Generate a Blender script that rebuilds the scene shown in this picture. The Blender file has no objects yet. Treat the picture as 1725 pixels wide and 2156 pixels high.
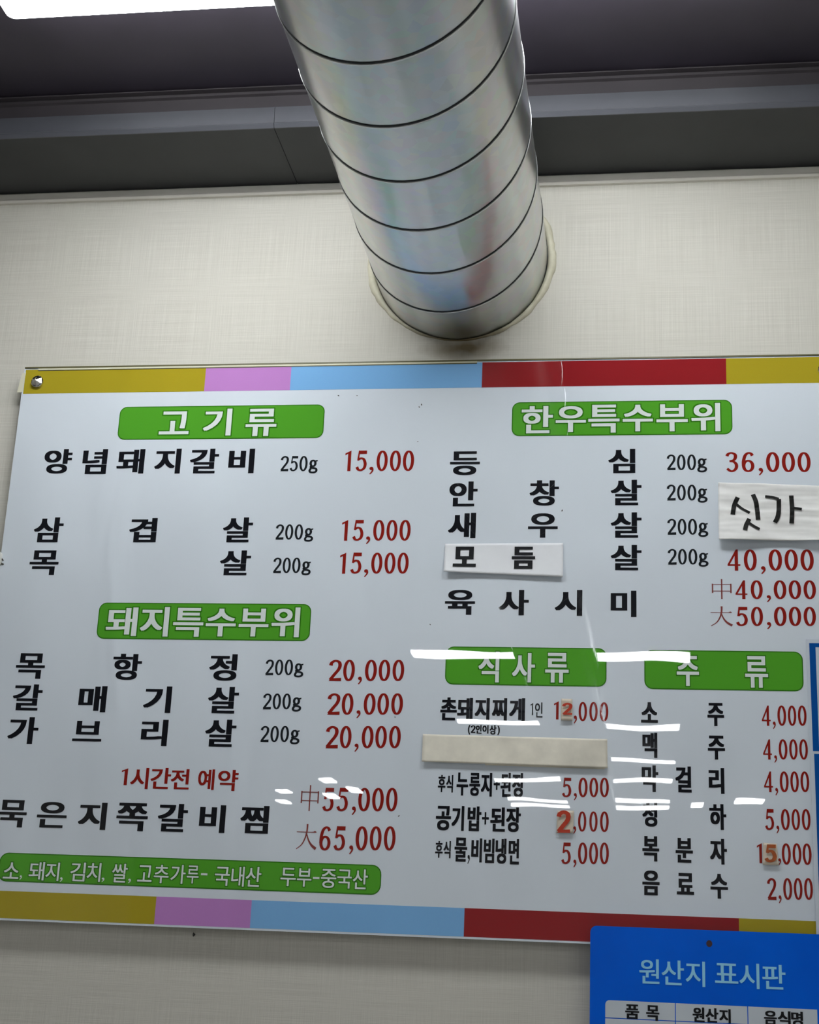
import bpy, bmesh, math, random
from mathutils import Matrix, Vector, noise
from mathutils.geometry import tessellate_polygon

scene = bpy.context.scene
COL = scene.collection
random.seed(7)

# ------------------------------------------------------------------ camera
# World: X right along the menu wall, Y into the wall (wall face at Y = 0), Z up, metres.
CAM_LOC = (0.0, -2.298, 1.45)
CAM_R = (0.9888245, 0.1426984, 0.0431647)
CAM_U = (0.0016031, -0.299693, 0.9540343)
CAM_F = (-0.1490753, 0.9433034, 0.2965726)
FOCAL_PX = 3207.42

cam_d = bpy.data.cameras.new('camera')
cam_d.sensor_fit = 'VERTICAL'
cam_d.sensor_height = 24.0
cam_d.lens = FOCAL_PX / 2156.0 * 24.0
cam_d.clip_start = 0.02
cam_d.clip_end = 100
cam = bpy.data.objects.new('camera', cam_d)
COL.objects.link(cam)
r_, u_, f_ = Vector(CAM_R), Vector(CAM_U), Vector(CAM_F)
cam.matrix_world = Matrix(((r_.x, u_.x, -f_.x, CAM_LOC[0]), (r_.y, u_.y, -f_.y, CAM_LOC[1]),
                           (r_.z, u_.z, -f_.z, CAM_LOC[2]), (0, 0, 0, 1)))
scene.camera = cam

# ------------------------------------------------------------------ world, exposure
world = bpy.data.worlds.new('world')
scene.world = world
world.use_nodes = True
world.node_tree.nodes['Background'].inputs[0].default_value = (0.02, 0.02, 0.022, 1)
world.node_tree.nodes['Background'].inputs[1].default_value = 1.0
scene.view_settings.view_transform = 'Standard'
scene.view_settings.look = 'None'
scene.view_settings.gamma = 1.0
scene.view_settings.use_curve_mapping = False
scene.view_settings.exposure = 0.0
LAMP_STRENGTH = 20.0            # radiance of the ceiling lamps' diffusers
LAMP_COLOUR = (0.975, 1.0, 1.01)

# ------------------------------------------------------------------ material helpers
def S(r, g, b):
    f = lambda c: (c / 255 / 12.92) if c / 255 <= 0.04045 else ((c / 255 + 0.055) / 1.055) ** 2.4
    return (f(r), f(g), f(b), 1.0)

class N:
    """small wrapper around a material's node tree"""
    def __init__(self, name):
        self.m = bpy.data.materials.new(name)
        self.m.use_nodes = True
        self.t = self.m.node_tree
        self.p = self.t.nodes['Principled BSDF']
    def n(self, kind, **kw):
        nd = self.t.nodes.new(kind)
        for k, v in kw.items():
            setattr(nd, k, v)
        return nd
    def l(self, a, b):
        self.t.links.new(a, b)
    def noise(self, scale, detail=3, vec=None, rough=0.5, dist=0.0):
        nd = self.n('ShaderNodeTexNoise')
        nd.inputs['Scale'].default_value = scale
        nd.inputs['Detail'].default_value = detail
        nd.inputs['Roughness'].default_value = rough
        nd.inputs['Distortion'].default_value = dist
        if vec is not None:
            self.l(vec, nd.inputs['Vector'])
        return nd
    def pos(self, sx=1, sy=1, sz=1, rot=(0, 0, 0)):
        g = self.n('ShaderNodeNewGeometry')
        mp = self.n('ShaderNodeMapping')
        mp.inputs['Scale'].default_value = (sx, sy, sz)
        mp.inputs['Rotation'].default_value = rot
        self.l(g.outputs['Position'], mp.inputs['Vector'])
        return mp.outputs['Vector']
    def ramp(self, fac, stops):
        nd = self.n('ShaderNodeValToRGB')
        cr = nd.color_ramp
        while len(cr.elements) < len(stops):
            cr.elements.new(0.5)
        for e, (p, c) in zip(cr.elements, stops):
            e.position = p
            e.color = c if len(c) == 4 else (*c, 1)
        self.l(fac, nd.inputs['Fac'])
        return nd.outputs['Color']
    def mix(self, fac, a, b, mode='MIX'):
        nd = self.n('ShaderNodeMix', data_type='RGBA', blend_type=mode)
        for sock, v in ((nd.inputs[0], fac), (nd.inputs[6], a), (nd.inputs[7], b)):
            if hasattr(v, 'is_linked') or hasattr(v, 'links'):
                self.l(v, sock)
            else:
                sock.default_value = v
        return nd.outputs[2]
    def math(self, op, a, b=0.0, clamp=False):
        nd = self.n('ShaderNodeMath', operation=op, use_clamp=clamp)
        for sock, v in ((nd.inputs[0], a), (nd.inputs[1], b)):
            if hasattr(v, 'links'):
                self.l(v, sock)
            else:
                sock.default_value = v
        return nd.outputs[0]
    def bump(self, height, strength, dist=0.01):
        nd = self.n('ShaderNodeBump')
        nd.inputs['Strength'].default_value = strength
        nd.inputs['Distance'].default_value = dist
        self.l(height, nd.inputs['Height'])
        self.l(nd.outputs[0], self.p.inputs['Normal'])
        return nd

def plain(name, col, rough=0.6, metal=0.0, spec=0.5, var=0.06, scale=30):
    k = N(name)
    c = col if len(col) == 4 else (*col, 1)
    nz = k.noise(scale, 4, k.pos())
    dark = tuple(x * (1 - var) for x in c[:3]) + (1,)
    lite = tuple(min(1, x * (1 + var)) for x in c[:3]) + (1,)
    k.l(k.ramp(nz.outputs['Fac'], [(0.3, dark), (0.7, lite)]), k.p.inputs['Base Color'])
    k.p.inputs['Roughness'].default_value = rough
    k.p.inputs['Metallic'].default_value = metal
    k.p.inputs['Specular IOR Level'].default_value = spec
    return k.m

BANNER_COAT = 1.0
def ink(name, col):
    """printed vinyl under a clear glossy laminate; slight waviness of the sheet as relief"""
    k = N(name)
    c = (*col[:3], 1)
    nz = k.noise(700, 2, k.pos())
    k.l(k.mix(0.05, c, nz.outputs['Color'], 'OVERLAY'), k.p.inputs['Base Color'])
    k.p.inputs['Roughness'].default_value = 0.35
    k.p.inputs['IOR'].default_value = 1.5
    k.p.inputs['Specular IOR Level'].default_value = 0.0
    k.p.inputs['Coat Weight'].default_value = BANNER_COAT
    k.p.inputs['Coat Roughness'].default_value = 0.008
    k.p.inputs['Coat IOR'].default_value = 1.68
    w = k.noise(2.6, 2, k.pos(1.0, 1, 2.2, (0, 0.7, 0)))
    bp = k.n('ShaderNodeBump')
    bp.inputs['Strength'].default_value = 0.03
    bp.inputs['Distance'].default_value = 0.012
    k.l(w.outputs['Fac'], bp.inputs['Height'])
    k.l(bp.outputs[0], k.p.inputs['Coat Normal'])
    fold = k.noise(1.0, 1.5, k.pos(9.0, 1, 2.4, (0, -0.75, 0)), 0.45, 0.6)
    k.bump(fold.outputs['Fac'], 0.45, 0.03)
    return k.m

def emis(name, col, strength):
    k = N(name)
    k.p.inputs['Base Color'].default_value = (0.8, 0.8, 0.8, 1)
    k.p.inputs['Emission Color'].default_value = (*col, 1)
    k.p.inputs['Emission Strength'].default_value = strength
    return k.m

def linen_wall():
    k = N('linen_wallpaper')
    h = k.noise(1, 3, k.pos(7, 7, 950), 0.6)
    v = k.noise(1, 3, k.pos(950, 950, 7), 0.6)
    big = k.noise(2.2, 3, k.pos())
    weave = k.math('ADD', h.outputs['Fac'], v.outputs['Fac'])
    weave = k.math('MULTIPLY', weave, 0.5)
    base = k.ramp(weave, [(0.32, (0.545, 0.525, 0.465)), (0.5, (0.635, 0.615, 0.55)), (0.68, (0.73, 0.71, 0.64))])
    base = k.mix(0.12, base, k.ramp(big.outputs['Fac'], [(0.3, (0.6, 0.57, 0.47)), (0.7, (0.82, 0.81, 0.77))]))
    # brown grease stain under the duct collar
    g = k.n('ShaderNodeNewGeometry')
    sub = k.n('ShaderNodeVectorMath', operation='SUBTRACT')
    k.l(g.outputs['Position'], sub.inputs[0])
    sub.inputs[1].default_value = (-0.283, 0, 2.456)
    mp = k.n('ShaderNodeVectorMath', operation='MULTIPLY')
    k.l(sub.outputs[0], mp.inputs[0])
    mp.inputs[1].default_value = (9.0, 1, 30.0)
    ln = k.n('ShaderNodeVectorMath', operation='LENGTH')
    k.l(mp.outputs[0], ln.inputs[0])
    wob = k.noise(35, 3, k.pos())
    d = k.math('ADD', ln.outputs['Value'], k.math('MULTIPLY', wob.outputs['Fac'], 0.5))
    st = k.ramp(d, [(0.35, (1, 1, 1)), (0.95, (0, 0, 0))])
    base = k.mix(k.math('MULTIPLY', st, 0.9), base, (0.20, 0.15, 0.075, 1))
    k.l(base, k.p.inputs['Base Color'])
    k.p.inputs['Roughness'].default_value = 0.75
    k.p.inputs['Specular IOR Level'].default_value = 0.25
    k.bump(weave, 0.35, 0.002)
    return k.m

def galvanised():
    k = N('galvanised_steel')
    sp = k.n('ShaderNodeTexVoronoi')
    sp.inputs['Scale'].default_value = 60
    k.l(k.pos(), sp.inputs['Vector'])
    st = k.noise(1, 1, k.pos(26, 1.6, 26), 0.4)
    c = k.ramp(st.outputs['Fac'], [(0.3, (0.42, 0.445, 0.465)), (0.5, (0.50, 0.515, 0.525)), (0.72, (0.58, 0.59, 0.58))])
    c = k.mix(0.12, c, sp.outputs['Color'], 'SOFT_LIGHT')
    # pale green and violet reflections of the menu, painted into the zinc colour
    gn = k.noise(1, 2, k.pos(14, 2.2, 14))
    c = k.mix(0.08, c, k.ramp(gn.outputs['Fac'], [(0.35, (0.50, 0.46, 0.54)), (0.5, (0.51, 0.52, 0.53)), (0.64, (0.42, 0.53, 0.43))]))
    sm = k.noise(1, 2, k.pos(30, 12, 30), 0.5)
    grime = k.ramp(sm.outputs['Fac'], [(0.66, (0, 0, 0)), (0.76, (1, 1, 1))])
    c = k.mix(k.math('MULTIPLY', grime, 0.10), c, (0.30, 0.30, 0.28, 1))
    k.l(c, k.p.inputs['Base Color'])
    k.p.inputs['Metallic'].default_value = 1.0
    k.p.inputs['Roughness'].default_value = 0.29
    k.p.inputs['Coat Weight'].default_value = 0.3
    k.p.inputs['Coat Roughness'].default_value = 0.09
    return k.m

def sealant():
    """cream silicone, browned by grease where it drips at the lowest point"""
    k = N('cream_sealant')
    nz = k.noise(60, 4, k.pos())
    base = k.ramp(nz.outputs['Fac'], [(0.3, (0.58, 0.555, 0.42)), (0.7, (0.72, 0.69, 0.54))])
    sp = k.n('ShaderNodeSeparateXYZ')
    g = k.n('ShaderNodeNewGeometry')
    k.l(g.outputs['Position'], sp.inputs[0])
    low = k.math('MULTIPLY', k.math('SUBTRACT', 2.494, sp.outputs['Z']), 38.0, True)
    k.l(k.mix(low, base, (0.17, 0.125, 0.055, 1)), k.p.inputs['Base Color'])
    k.p.inputs['Roughness'].default_value = 0.55
    return k.m

M = dict(
    wall=linen_wall(), zinc=galvanised(),
    seam=plain('seam_crease', (0.018, 0.02, 0.022), 0.45, 0.6),
    lip=plain('seam_lip', (0.72, 0.74, 0.74), 0.28, 1.0),
    ceil=plain('dark_ceiling_paint', (0.040, 0.033, 0.047), 0.55, var=0.15, scale=6),
    soffit=plain('charcoal_soffit_board', (0.040, 0.042, 0.044), 0.6, var=0.1, scale=9),
    fascia=plain('grey_fascia_metal', (0.078, 0.081, 0.096), 0.45, var=0.06, scale=12),
    fascia2=plain('brown_grey_fascia_metal', (0.046, 0.040, 0.045), 0.5, var=0.08, scale=12),
    cove=plain('wall_top_trim_paint', (0.74, 0.71, 0.64), 0.7, var=0.05, scale=14),
    room=plain('pale_room_wall', (0.62, 0.60, 0.55), 0.8, var=0.04, scale=3),
    farwall=plain('dark_far_wall', (0.22, 0.21, 0.20), 0.8, var=0.05, scale=3),
    floor=plain('pale_floor_tile', (0.66, 0.65, 0.63), 0.5, var=0.08, scale=2),
    caulk=sealant(),
    lampbody=plain('white_lamp_housing', (0.8, 0.8, 0.8), 0.4, var=0.02),
    glow=emis('lamp_diffuser', LAMP_COLOUR, LAMP_STRENGTH),
    white=ink('banner_white_vinyl', (0.755, 0.82, 0.89)),
    black=ink('black_ink', (0.010, 0.011, 0.015)),
    grey=ink('grey_black_ink', (0.016, 0.020, 0.024)),
    red=ink('red_ink', (0.30, 0.017, 0.011)),
    hanja=ink('thin_red_ink', (0.27, 0.065, 0.06)),
    green=ink('green_ink', (0.095, 0.40, 0.028)),
    dgreen=ink('dark_green_ink', (0.035, 0.20, 0.010)),
    pale=ink('white_lettering_ink', (0.82, 0.88, 0.85)),
    gold=ink('gold_ink', (0.45, 0.36, 0.022)),
    pink=ink('pink_ink', (0.57, 0.26, 0.64)),
    sky=ink('light_blue_ink', (0.23, 0.50, 0.86)),
    wine=ink('wine_red_ink', (0.31, 0.018, 0.022)),
    edge=plain('board_edge_pvc', (0.76, 0.76, 0.70), 0.4, var=0.03),
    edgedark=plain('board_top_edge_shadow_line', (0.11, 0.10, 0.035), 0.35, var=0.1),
    glint_tape=plain('painted_glint_and_tape', (0.74, 0.72, 0.55), 0.2, var=0.05),
    paper=plain('white_paper', (0.86, 0.86, 0.84), 0.7, var=0.04, scale=40),
    strip=plain('white_label_strip', (0.83, 0.85, 0.88), 0.5, var=0.02),
    kraft=plain('yellowed_paper_strip', (0.78, 0.74, 0.63), 0.6, var=0.15, scale=22),
    patch=plain('cream_price_patch', (0.66, 0.58, 0.47), 0.5, var=0.07, scale=80),
    marker=plain('black_marker', (0.009, 0.009, 0.008), 0.6, spec=0.2, var=0.3, scale=200),
    redmark=plain('orange_red_marker', (0.50, 0.035, 0.008), 0.4, var=0.15, scale=200),
    ormark=plain('brown_orange_marker', (0.40, 0.085, 0.012), 0.4, var=0.15, scale=200),
    plac=None, chrome=None,
    lblue=plain('pale_blue_print', (0.32, 0.72, 1.0), 0.35, var=0.02),
    cell=plain('white_table_print', (0.60, 0.66, 0.72), 0.35, var=0.02),
    blackp=plain('black_print', (0.008, 0.009, 0.011), 0.6, spec=0.2, var=0.05),
    nblue=ink('notice_blue_ink', (0.004, 0.085, 0.36)),
    nwhite=ink('notice_white', (0.66, 0.72, 0.80)),
    plastic=plain('white_plastic', (0.74, 0.73, 0.68), 0.4, var=0.03),
    dark=plain('dark_mark', (0.05, 0.05, 0.045), 0.6, var=0.1),
    hole=plain('screw_hole', (0.05, 0.02, 0.03), 0.5, var=0.1),
)
def placard_mat():
    k = N('blue_placard_plastic')
    nz = k.noise(8, 3, k.pos())
    k.l(k.ramp(nz.outputs['Fac'], [(0.3, (0.0, 0.115, 0.74)), (0.7, (0.0, 0.14, 0.84))]), k.p.inputs['Base Color'])
    k.p.inputs['Roughness'].default_value = 0.12
    k.p.inputs['Specular IOR Level'].default_value = 0.3
    return k.m
M['plac'] = placard_mat()
M['chrome'] = plain('chrome', (0.75, 0.74, 0.72), 0.08, 1.0, var=0.02)

# ------------------------------------------------------------------ object helpers
def link(name, me, mat, parent=None, smooth=False):
    o = bpy.data.objects.new(name, me)
    COL.objects.link(o)
    if mat is not None:
        me.materials.clear()
        me.materials.append(mat)
    if smooth:
        for p in me.polygons:
            p.use_smooth = True
    if parent is not None:
        o.parent = parent
        o.matrix_parent_inverse = Matrix.Translation(-parent.location) if parent.parent is None else Matrix.Identity(4)
    return o

def meshobj(name, verts, faces, mat, parent=None, smooth=False):
    me = bpy.data.meshes.new(name)
    me.from_pydata([tuple(v) for v in verts], [], faces)
    me.update()
    return link(name, me, mat, parent, smooth)

def empty(name, loc):
    o = bpy.data.objects.new(name, None)
    o.empty_display_size = 0.05
    o.location = loc
    COL.objects.link(o)
    return o

def tag(o, label, cat=None, group=None, kind=None):
    o['label'] = label
    if cat: o['category'] = cat
    if group: o['group'] = group
    if kind: o['kind'] = kind
    return o

def box(name, x0, x1, y0, y1, z0, z1, mat, parent=None, bevel=0.0, seg=2):
    bm = bmesh.new()
    vs = [bm.verts.new((x, y, z)) for x in (x0, x1) for y in (y0, y1) for z in (z0, z1)]
    for q in ((0, 1, 3, 2), (4, 6, 7, 5), (0, 4, 5, 1), (2, 3, 7, 6), (0, 2, 6, 4), (1, 5, 7, 3)):
        bm.faces.new([vs[i] for i in q])
    bmesh.ops.recalc_face_normals(bm, faces=bm.faces)
    if bevel:
        bmesh.ops.bevel(bm, geom=list(bm.edges), offset=bevel, segments=seg, affect='EDGES', profile=0.5)
    me = bpy.data.meshes.new(name)
    bm.to_mesh(me); bm.free()
    return link(name, me, mat, parent)

def round_rect(x0, x1, z0, z1, r, n=6):
    pts = []
    for cx, cz, a0 in ((x1 - r, z1 - r, 0), (x0 + r, z1 - r, 90), (x0 + r, z0 + r, 180), (x1 - r, z0 + r, 270)):
        for i in range(n + 1):
            a = math.radians(a0 + 90 * i / n)
            pts.append((cx + r * math.cos(a), cz + r * math.sin(a)))
    return pts

def slab(name, pts, y_front, y_back, mat, parent=None):
    """flat plate with the XZ outline pts between two Y planes"""
    n = len(pts)
    v = [(x, y_front, z) for x, z in pts] + [(x, y_back, z) for x, z in pts]
    f = [tuple(range(n)), tuple(range(2 * n - 1, n - 1, -1))]
    f += [(i, i + n, (i + 1) % n + n, (i + 1) % n) for i in range(n)]
    me = bpy.data.meshes.new(name)
    me.from_pydata(v, [], f)
    bm = bmesh.new(); bm.from_mesh(me)
    bmesh.ops.recalc_face_normals(bm, faces=bm.faces)
    bm.to_mesh(me); bm.free()
    return link(name, me, mat, parent)

# ------------------------------------------------------------------ measured layout (metres on the wall: x0, x1, z0, z1)
TEXTS = [
    ('dish_name', 'dish', [('양', -0.9787, -0.9304, 2.2338, 2.2766), ('념', -0.9118, -0.8694, 2.2326, 2.276), ('돼', -0.8524, -0.8052, 2.2331, 2.2755), ('지', -0.7875, -0.7432, 2.2327, 2.2759), ('갈', -0.7277, -0.6791, 2.2328, 2.2754), ('비', -0.6624, -0.6192, 2.2325, 2.2748)]),
    ('weight_text', 'weight', [('2', -0.5751, -0.5617, 2.2357, 2.2618), ('5', -0.5595, -0.5463, 2.2356, 2.2617), ('0', -0.5438, -0.5303, 2.2355, 2.2616), ('g', -0.5282, -0.5132, 2.2318, 2.2552)]),
    ('price_text', 'red', [('1', -0.4689, -0.4592, 2.2353, 2.2704), ('5', -0.4511, -0.4331, 2.2351, 2.2702), (',', -0.4283, -0.4214, 2.2294, 2.2424), ('0', -0.4173, -0.3991, 2.2349, 2.2699), ('0', -0.3956, -0.3777, 2.2348, 2.2698), ('0', -0.3745, -0.3562, 2.2347, 2.2696)]),
    ('dish_name', 'dish', [('삼', -0.9819, -0.9317, 2.1154, 2.1578), ('겹', -0.8191, -0.7728, 2.1156, 2.1567), ('살', -0.6624, -0.6133, 2.1158, 2.1574)]),
    ('weight_text', 'weight', [('2', -0.5751, -0.5618, 2.1203, 2.1457), ('0', -0.5595, -0.5463, 2.1203, 2.1457), ('0', -0.5439, -0.5304, 2.1203, 2.1457), ('g', -0.5282, -0.5133, 2.1168, 2.1396)]),
    ('price_text', 'red', [('1', -0.4675, -0.4579, 2.1185, 2.1531), ('5', -0.45, -0.4323, 2.1185, 2.1531), (',', -0.4276, -0.4209, 2.1131, 2.1258), ('0', -0.4168, -0.3989, 2.1186, 2.153), ('0', -0.3955, -0.3779, 2.1186, 2.153), ('0', -0.3747, -0.3568, 2.1186, 2.153)]),
    ('dish_name', 'dish', [('목', -0.9823, -0.9329, 2.0601, 2.1015), ('살', -0.6628, -0.6123, 2.0612, 2.1022)]),
    ('weight_text', 'weight', [('2', -0.5752, -0.562, 2.065, 2.0904), ('0', -0.5597, -0.5466, 2.0651, 2.0905), ('0', -0.5442, -0.5308, 2.0652, 2.0905), ('g', -0.5287, -0.5138, 2.0617, 2.0845)]),
    ('price_text', 'red', [('1', -0.4676, -0.4581, 2.0644, 2.0989), ('5', -0.4502, -0.4327, 2.0645, 2.099), (',', -0.4279, -0.4212, 2.0591, 2.0718), ('0', -0.4172, -0.3994, 2.0647, 2.099), ('0', -0.396, -0.3786, 2.0648, 2.0991), ('0', -0.3754, -0.3576, 2.0649, 2.0991)]),
    ('dish_name', 'dish', [('등', -0.2981, -0.2503, 2.2276, 2.2674), ('심', -0.0477, -0.0058, 2.2294, 2.2694)]),
    ('weight_text', 'weight', [('2', 0.0429, 0.0563, 2.2338, 2.2596), ('0', 0.0586, 0.0718, 2.2337, 2.2595), ('0', 0.0743, 0.0878, 2.2336, 2.2594), ('g', 0.0896, 0.1046, 2.2299, 2.253)]),
    ('price_text', 'red', [('3', 0.1329, 0.1521, 2.23, 2.2629), ('6', 0.1574, 0.1767, 2.2299, 2.2627), (',', 0.1828, 0.1896, 2.2245, 2.2366), ('0', 0.1942, 0.2145, 2.2296, 2.2624), ('0', 0.2181, 0.2379, 2.2295, 2.2622), ('0', 0.2417, 0.2614, 2.2294, 2.262)]),
    ('dish_name', 'dish', [('안', -0.2975, -0.2526, 2.1754, 2.2167), ('창', -0.1704, -0.1243, 2.1763, 2.2181), ('살', -0.0438, 0.0038, 2.1767, 2.2182)]),
    ('weight_text', 'weight', [('2', 0.0426, 0.056, 2.1841, 2.21), ('0', 0.0583, 0.0716, 2.1841, 2.2099), ('0', 0.0741, 0.0877, 2.184, 2.2098), ('g', 0.0895, 0.1046, 2.1804, 2.2036)]),
    ('dish_name', 'dish', [('새', -0.2975, -0.2537, 2.123, 2.1646), ('우', -0.1716, -0.1254, 2.1239, 2.1636), ('살', -0.0436, 0.0037, 2.124, 2.165)]),
    ('weight_text', 'weight', [('2', 0.0429, 0.0564, 2.1288, 2.1543), ('0', 0.0587, 0.072, 2.1288, 2.1543), ('0', 0.0744, 0.088, 2.1288, 2.1543), ('g', 0.0898, 0.1049, 2.1253, 2.1482)]),
    ('dish_name', 'dish', [('살', -0.0434, 0.0036, 2.072, 2.1124)]),
    ('weight_text', 'weight', [('2', 0.0433, 0.0566, 2.0811, 2.106), ('0', 0.0589, 0.072, 2.0812, 2.106), ('0', 0.0745, 0.0879, 2.0813, 2.1061), ('g', 0.0896, 0.1045, 2.0779, 2.1001)]),
    ('price_text', 'red', [('4', 0.133, 0.152, 2.072, 2.1054), ('0', 0.1573, 0.1765, 2.0721, 2.1055), (',', 0.1825, 0.1893, 2.0668, 2.0791), ('0', 0.1939, 0.214, 2.0722, 2.1056), ('0', 0.2176, 0.2373, 2.0723, 2.1056), ('0', 0.2411, 0.2606, 2.0724, 2.1057)]),
    ('dish_name', 'dish', [('육', -0.2979, -0.251, 1.9997, 2.0392), ('사', -0.2144, -0.168, 1.9996, 2.0397), ('시', -0.1281, -0.0862, 1.9996, 2.0402), ('미', -0.0431, -0.0042, 1.9984, 2.0396)]),
    ('size_mark', 'hanja', [('中', 0.1089, 0.1382, 2.0274, 2.0586)]),
    ('price_text', 'red', [('4', 0.1439, 0.1615, 2.0276, 2.0569), ('0', 0.1664, 0.1842, 2.0278, 2.057), (',', 0.1898, 0.196, 2.0232, 2.034), ('0', 0.2003, 0.219, 2.028, 2.0572), ('0', 0.2223, 0.2406, 2.0282, 2.0573), ('0', 0.2441, 0.2622, 2.0283, 2.0574)]),
    ('size_mark', 'hanja', [('大', 0.1064, 0.1392, 1.9849, 2.0162)]),
    ('price_text', 'red', [('5', 0.1438, 0.1612, 1.9859, 2.0156), ('0', 0.166, 0.1836, 1.9861, 2.0158), (',', 0.1891, 0.1953, 1.9816, 1.9925), ('0', 0.1996, 0.218, 1.9865, 2.0161), ('0', 0.2213, 0.2394, 1.9867, 2.0163), ('0', 0.2429, 0.2608, 1.9869, 2.0164)]),
    ('dish_name', 'dish', [('목', -0.9841, -0.9357, 1.8895, 1.9304), ('항', -0.8235, -0.7759, 1.8899, 1.9316), ('정', -0.666, -0.6213, 1.8911, 1.9331)]),
    ('weight_text', 'weight', [('2', -0.5757, -0.5627, 1.9007, 1.9254), ('0', -0.5604, -0.5475, 1.9009, 1.9256), ('0', -0.5451, -0.5319, 1.9011, 1.9258), ('g', -0.5298, -0.5151, 1.8979, 1.9201)]),
    ('price_text', 'red', [('2', -0.4748, -0.4549, 1.893, 1.9264), ('0', -0.4523, -0.4341, 1.8933, 1.9267), (',', -0.4285, -0.4222, 1.8883, 1.9005), ('0', -0.4181, -0.3996, 1.8938, 1.9271), ('0', -0.3968, -0.3787, 1.8941, 1.9274), ('0', -0.3752, -0.357, 1.8945, 1.9277)]),
    ('dish_name', 'dish', [('갈', -0.9831, -0.9346, 1.8387, 1.8803), ('매', -0.8737, -0.8282, 1.8379, 1.8792), ('기', -0.7676, -0.7226, 1.8387, 1.8804), ('살', -0.6636, -0.6149, 1.8398, 1.8813)]),
    ('weight_text', 'weight', [('2', -0.5757, -0.5626, 1.8472, 1.8719), ('0', -0.5603, -0.5474, 1.8475, 1.8722), ('0', -0.5449, -0.5317, 1.8478, 1.8724), ('g', -0.5295, -0.5148, 1.8446, 1.8668)]),
    ('price_text', 'red', [('2', -0.474, -0.4542, 1.8407, 1.874), ('0', -0.4516, -0.4334, 1.8411, 1.8744), (',', -0.4279, -0.4216, 1.8361, 1.8484), ('0', -0.4174, -0.399, 1.8417, 1.8749), ('0', -0.3962, -0.3782, 1.8421, 1.8753), ('0', -0.3747, -0.3566, 1.8425, 1.8756)]),
    ('dish_name', 'dish', [('가', -0.9843, -0.9344, 1.7858, 1.828), ('브', -0.8773, -0.8297, 1.7919, 1.8237), ('리', -0.7664, -0.7238, 1.7872, 1.8281), ('살', -0.6639, -0.6148, 1.788, 1.8301)]),
    ('weight_text', 'weight', [('2', -0.5759, -0.5626, 1.7967, 1.8214), ('0', -0.5603, -0.5472, 1.797, 1.8217), ('0', -0.5447, -0.5313, 1.7974, 1.8221), ('g', -0.5291, -0.5142, 1.7943, 1.8164)]),
    ('price_text', 'red', [('2', -0.4736, -0.454, 1.7894, 1.8235), ('0', -0.4515, -0.4336, 1.7899, 1.8239), (',', -0.4281, -0.4219, 1.7849, 1.7974), ('0', -0.4178, -0.3996, 1.7906, 1.8246), ('0', -0.3968, -0.3791, 1.7911, 1.825), ('0', -0.3756, -0.3577, 1.7915, 1.8254)]),
    ('notice_text', 'redhan', [('1', -0.7914, -0.7815, 1.7257, 1.7515), ('시', -0.7765, -0.7476, 1.7207, 1.7529), ('간', -0.7444, -0.7121, 1.7215, 1.7537), ('전', -0.712, -0.6826, 1.7216, 1.7525), ('예', -0.6688, -0.643, 1.7218, 1.7531), ('약', -0.6375, -0.6056, 1.7212, 1.7531)]),
    ('dish_name', 'dish', [('묵', -0.9843, -0.9376, 1.6568, 1.6984), ('은', -0.9205, -0.8726, 1.6579, 1.697), ('지', -0.8537, -0.8089, 1.6568, 1.698), ('쪽', -0.793, -0.7431, 1.6568, 1.6989), ('갈', -0.7273, -0.6805, 1.6575, 1.6995), ('비', -0.6617, -0.6211, 1.6579, 1.6993), ('찜', -0.5978, -0.5537, 1.6587, 1.7)]),
    ('size_mark', 'hanja', [('中', -0.5062, -0.4787, 1.6942, 1.733)]),
    ('price_text', 'red', [('5', -0.4725, -0.4555, 1.6946, 1.7296), ('5', -0.4508, -0.4336, 1.6952, 1.7302), (',', -0.427, -0.4209, 1.6901, 1.7029), ('0', -0.4181, -0.4001, 1.6961, 1.731), ('0', -0.3969, -0.3792, 1.6966, 1.7315), ('0', -0.3758, -0.3584, 1.6972, 1.7321)]),
    ('size_mark', 'hanja', [('大', -0.5092, -0.4778, 1.6367, 1.6749)]),
    ('price_text', 'red', [('6', -0.4739, -0.4567, 1.6368, 1.6724), ('5', -0.452, -0.4347, 1.6375, 1.6731), (',', -0.4279, -0.4218, 1.6324, 1.6455), ('0', -0.419, -0.4008, 1.6385, 1.674), ('0', -0.3976, -0.3798, 1.6392, 1.6746), ('0', -0.3763, -0.3587, 1.6398, 1.6753)]),
    ('dish_name', 'meal', [('촌', -0.2988, -0.2736, 1.8356, 1.8705), ('돼', -0.2731, -0.2494, 1.8361, 1.8703), ('지', -0.2463, -0.2239, 1.8366, 1.8704), ('찌', -0.2202, -0.1975, 1.8367, 1.8708), ('게', -0.1942, -0.1705, 1.8366, 1.8712)]),
    ('serving_text', 'thin', [('1', -0.1622, -0.1581, 1.8459, 1.8643), ('인', -0.1554, -0.144, 1.8424, 1.8653)]),
    ('price_text', 'red', [('1', -0.1269, -0.1199, 1.8399, 1.8674)]),
    ('price_text', 'red', [(',', -0.0971, -0.0924, 1.8343, 1.8465), ('0', -0.0901, -0.0776, 1.838, 1.8671), ('0', -0.0741, -0.0618, 1.8383, 1.8673), ('0', -0.0587, -0.0459, 1.8382, 1.8672)]),
    ('serving_text', 'meal', [('(', -0.2558, -0.2522, 1.8146, 1.8291), ('2', -0.2518, -0.2443, 1.8172, 1.8286), ('인', -0.2439, -0.235, 1.8163, 1.8292), ('이', -0.2339, -0.2246, 1.8165, 1.8294), ('상', -0.2231, -0.2127, 1.8153, 1.8296), (')', -0.2112, -0.2075, 1.8148, 1.8287)]),
    ('dish_name', 'small', [('후', -0.2983, -0.2869, 1.7276, 1.7532), ('식', -0.2859, -0.2755, 1.7273, 1.7534)]),
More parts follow.
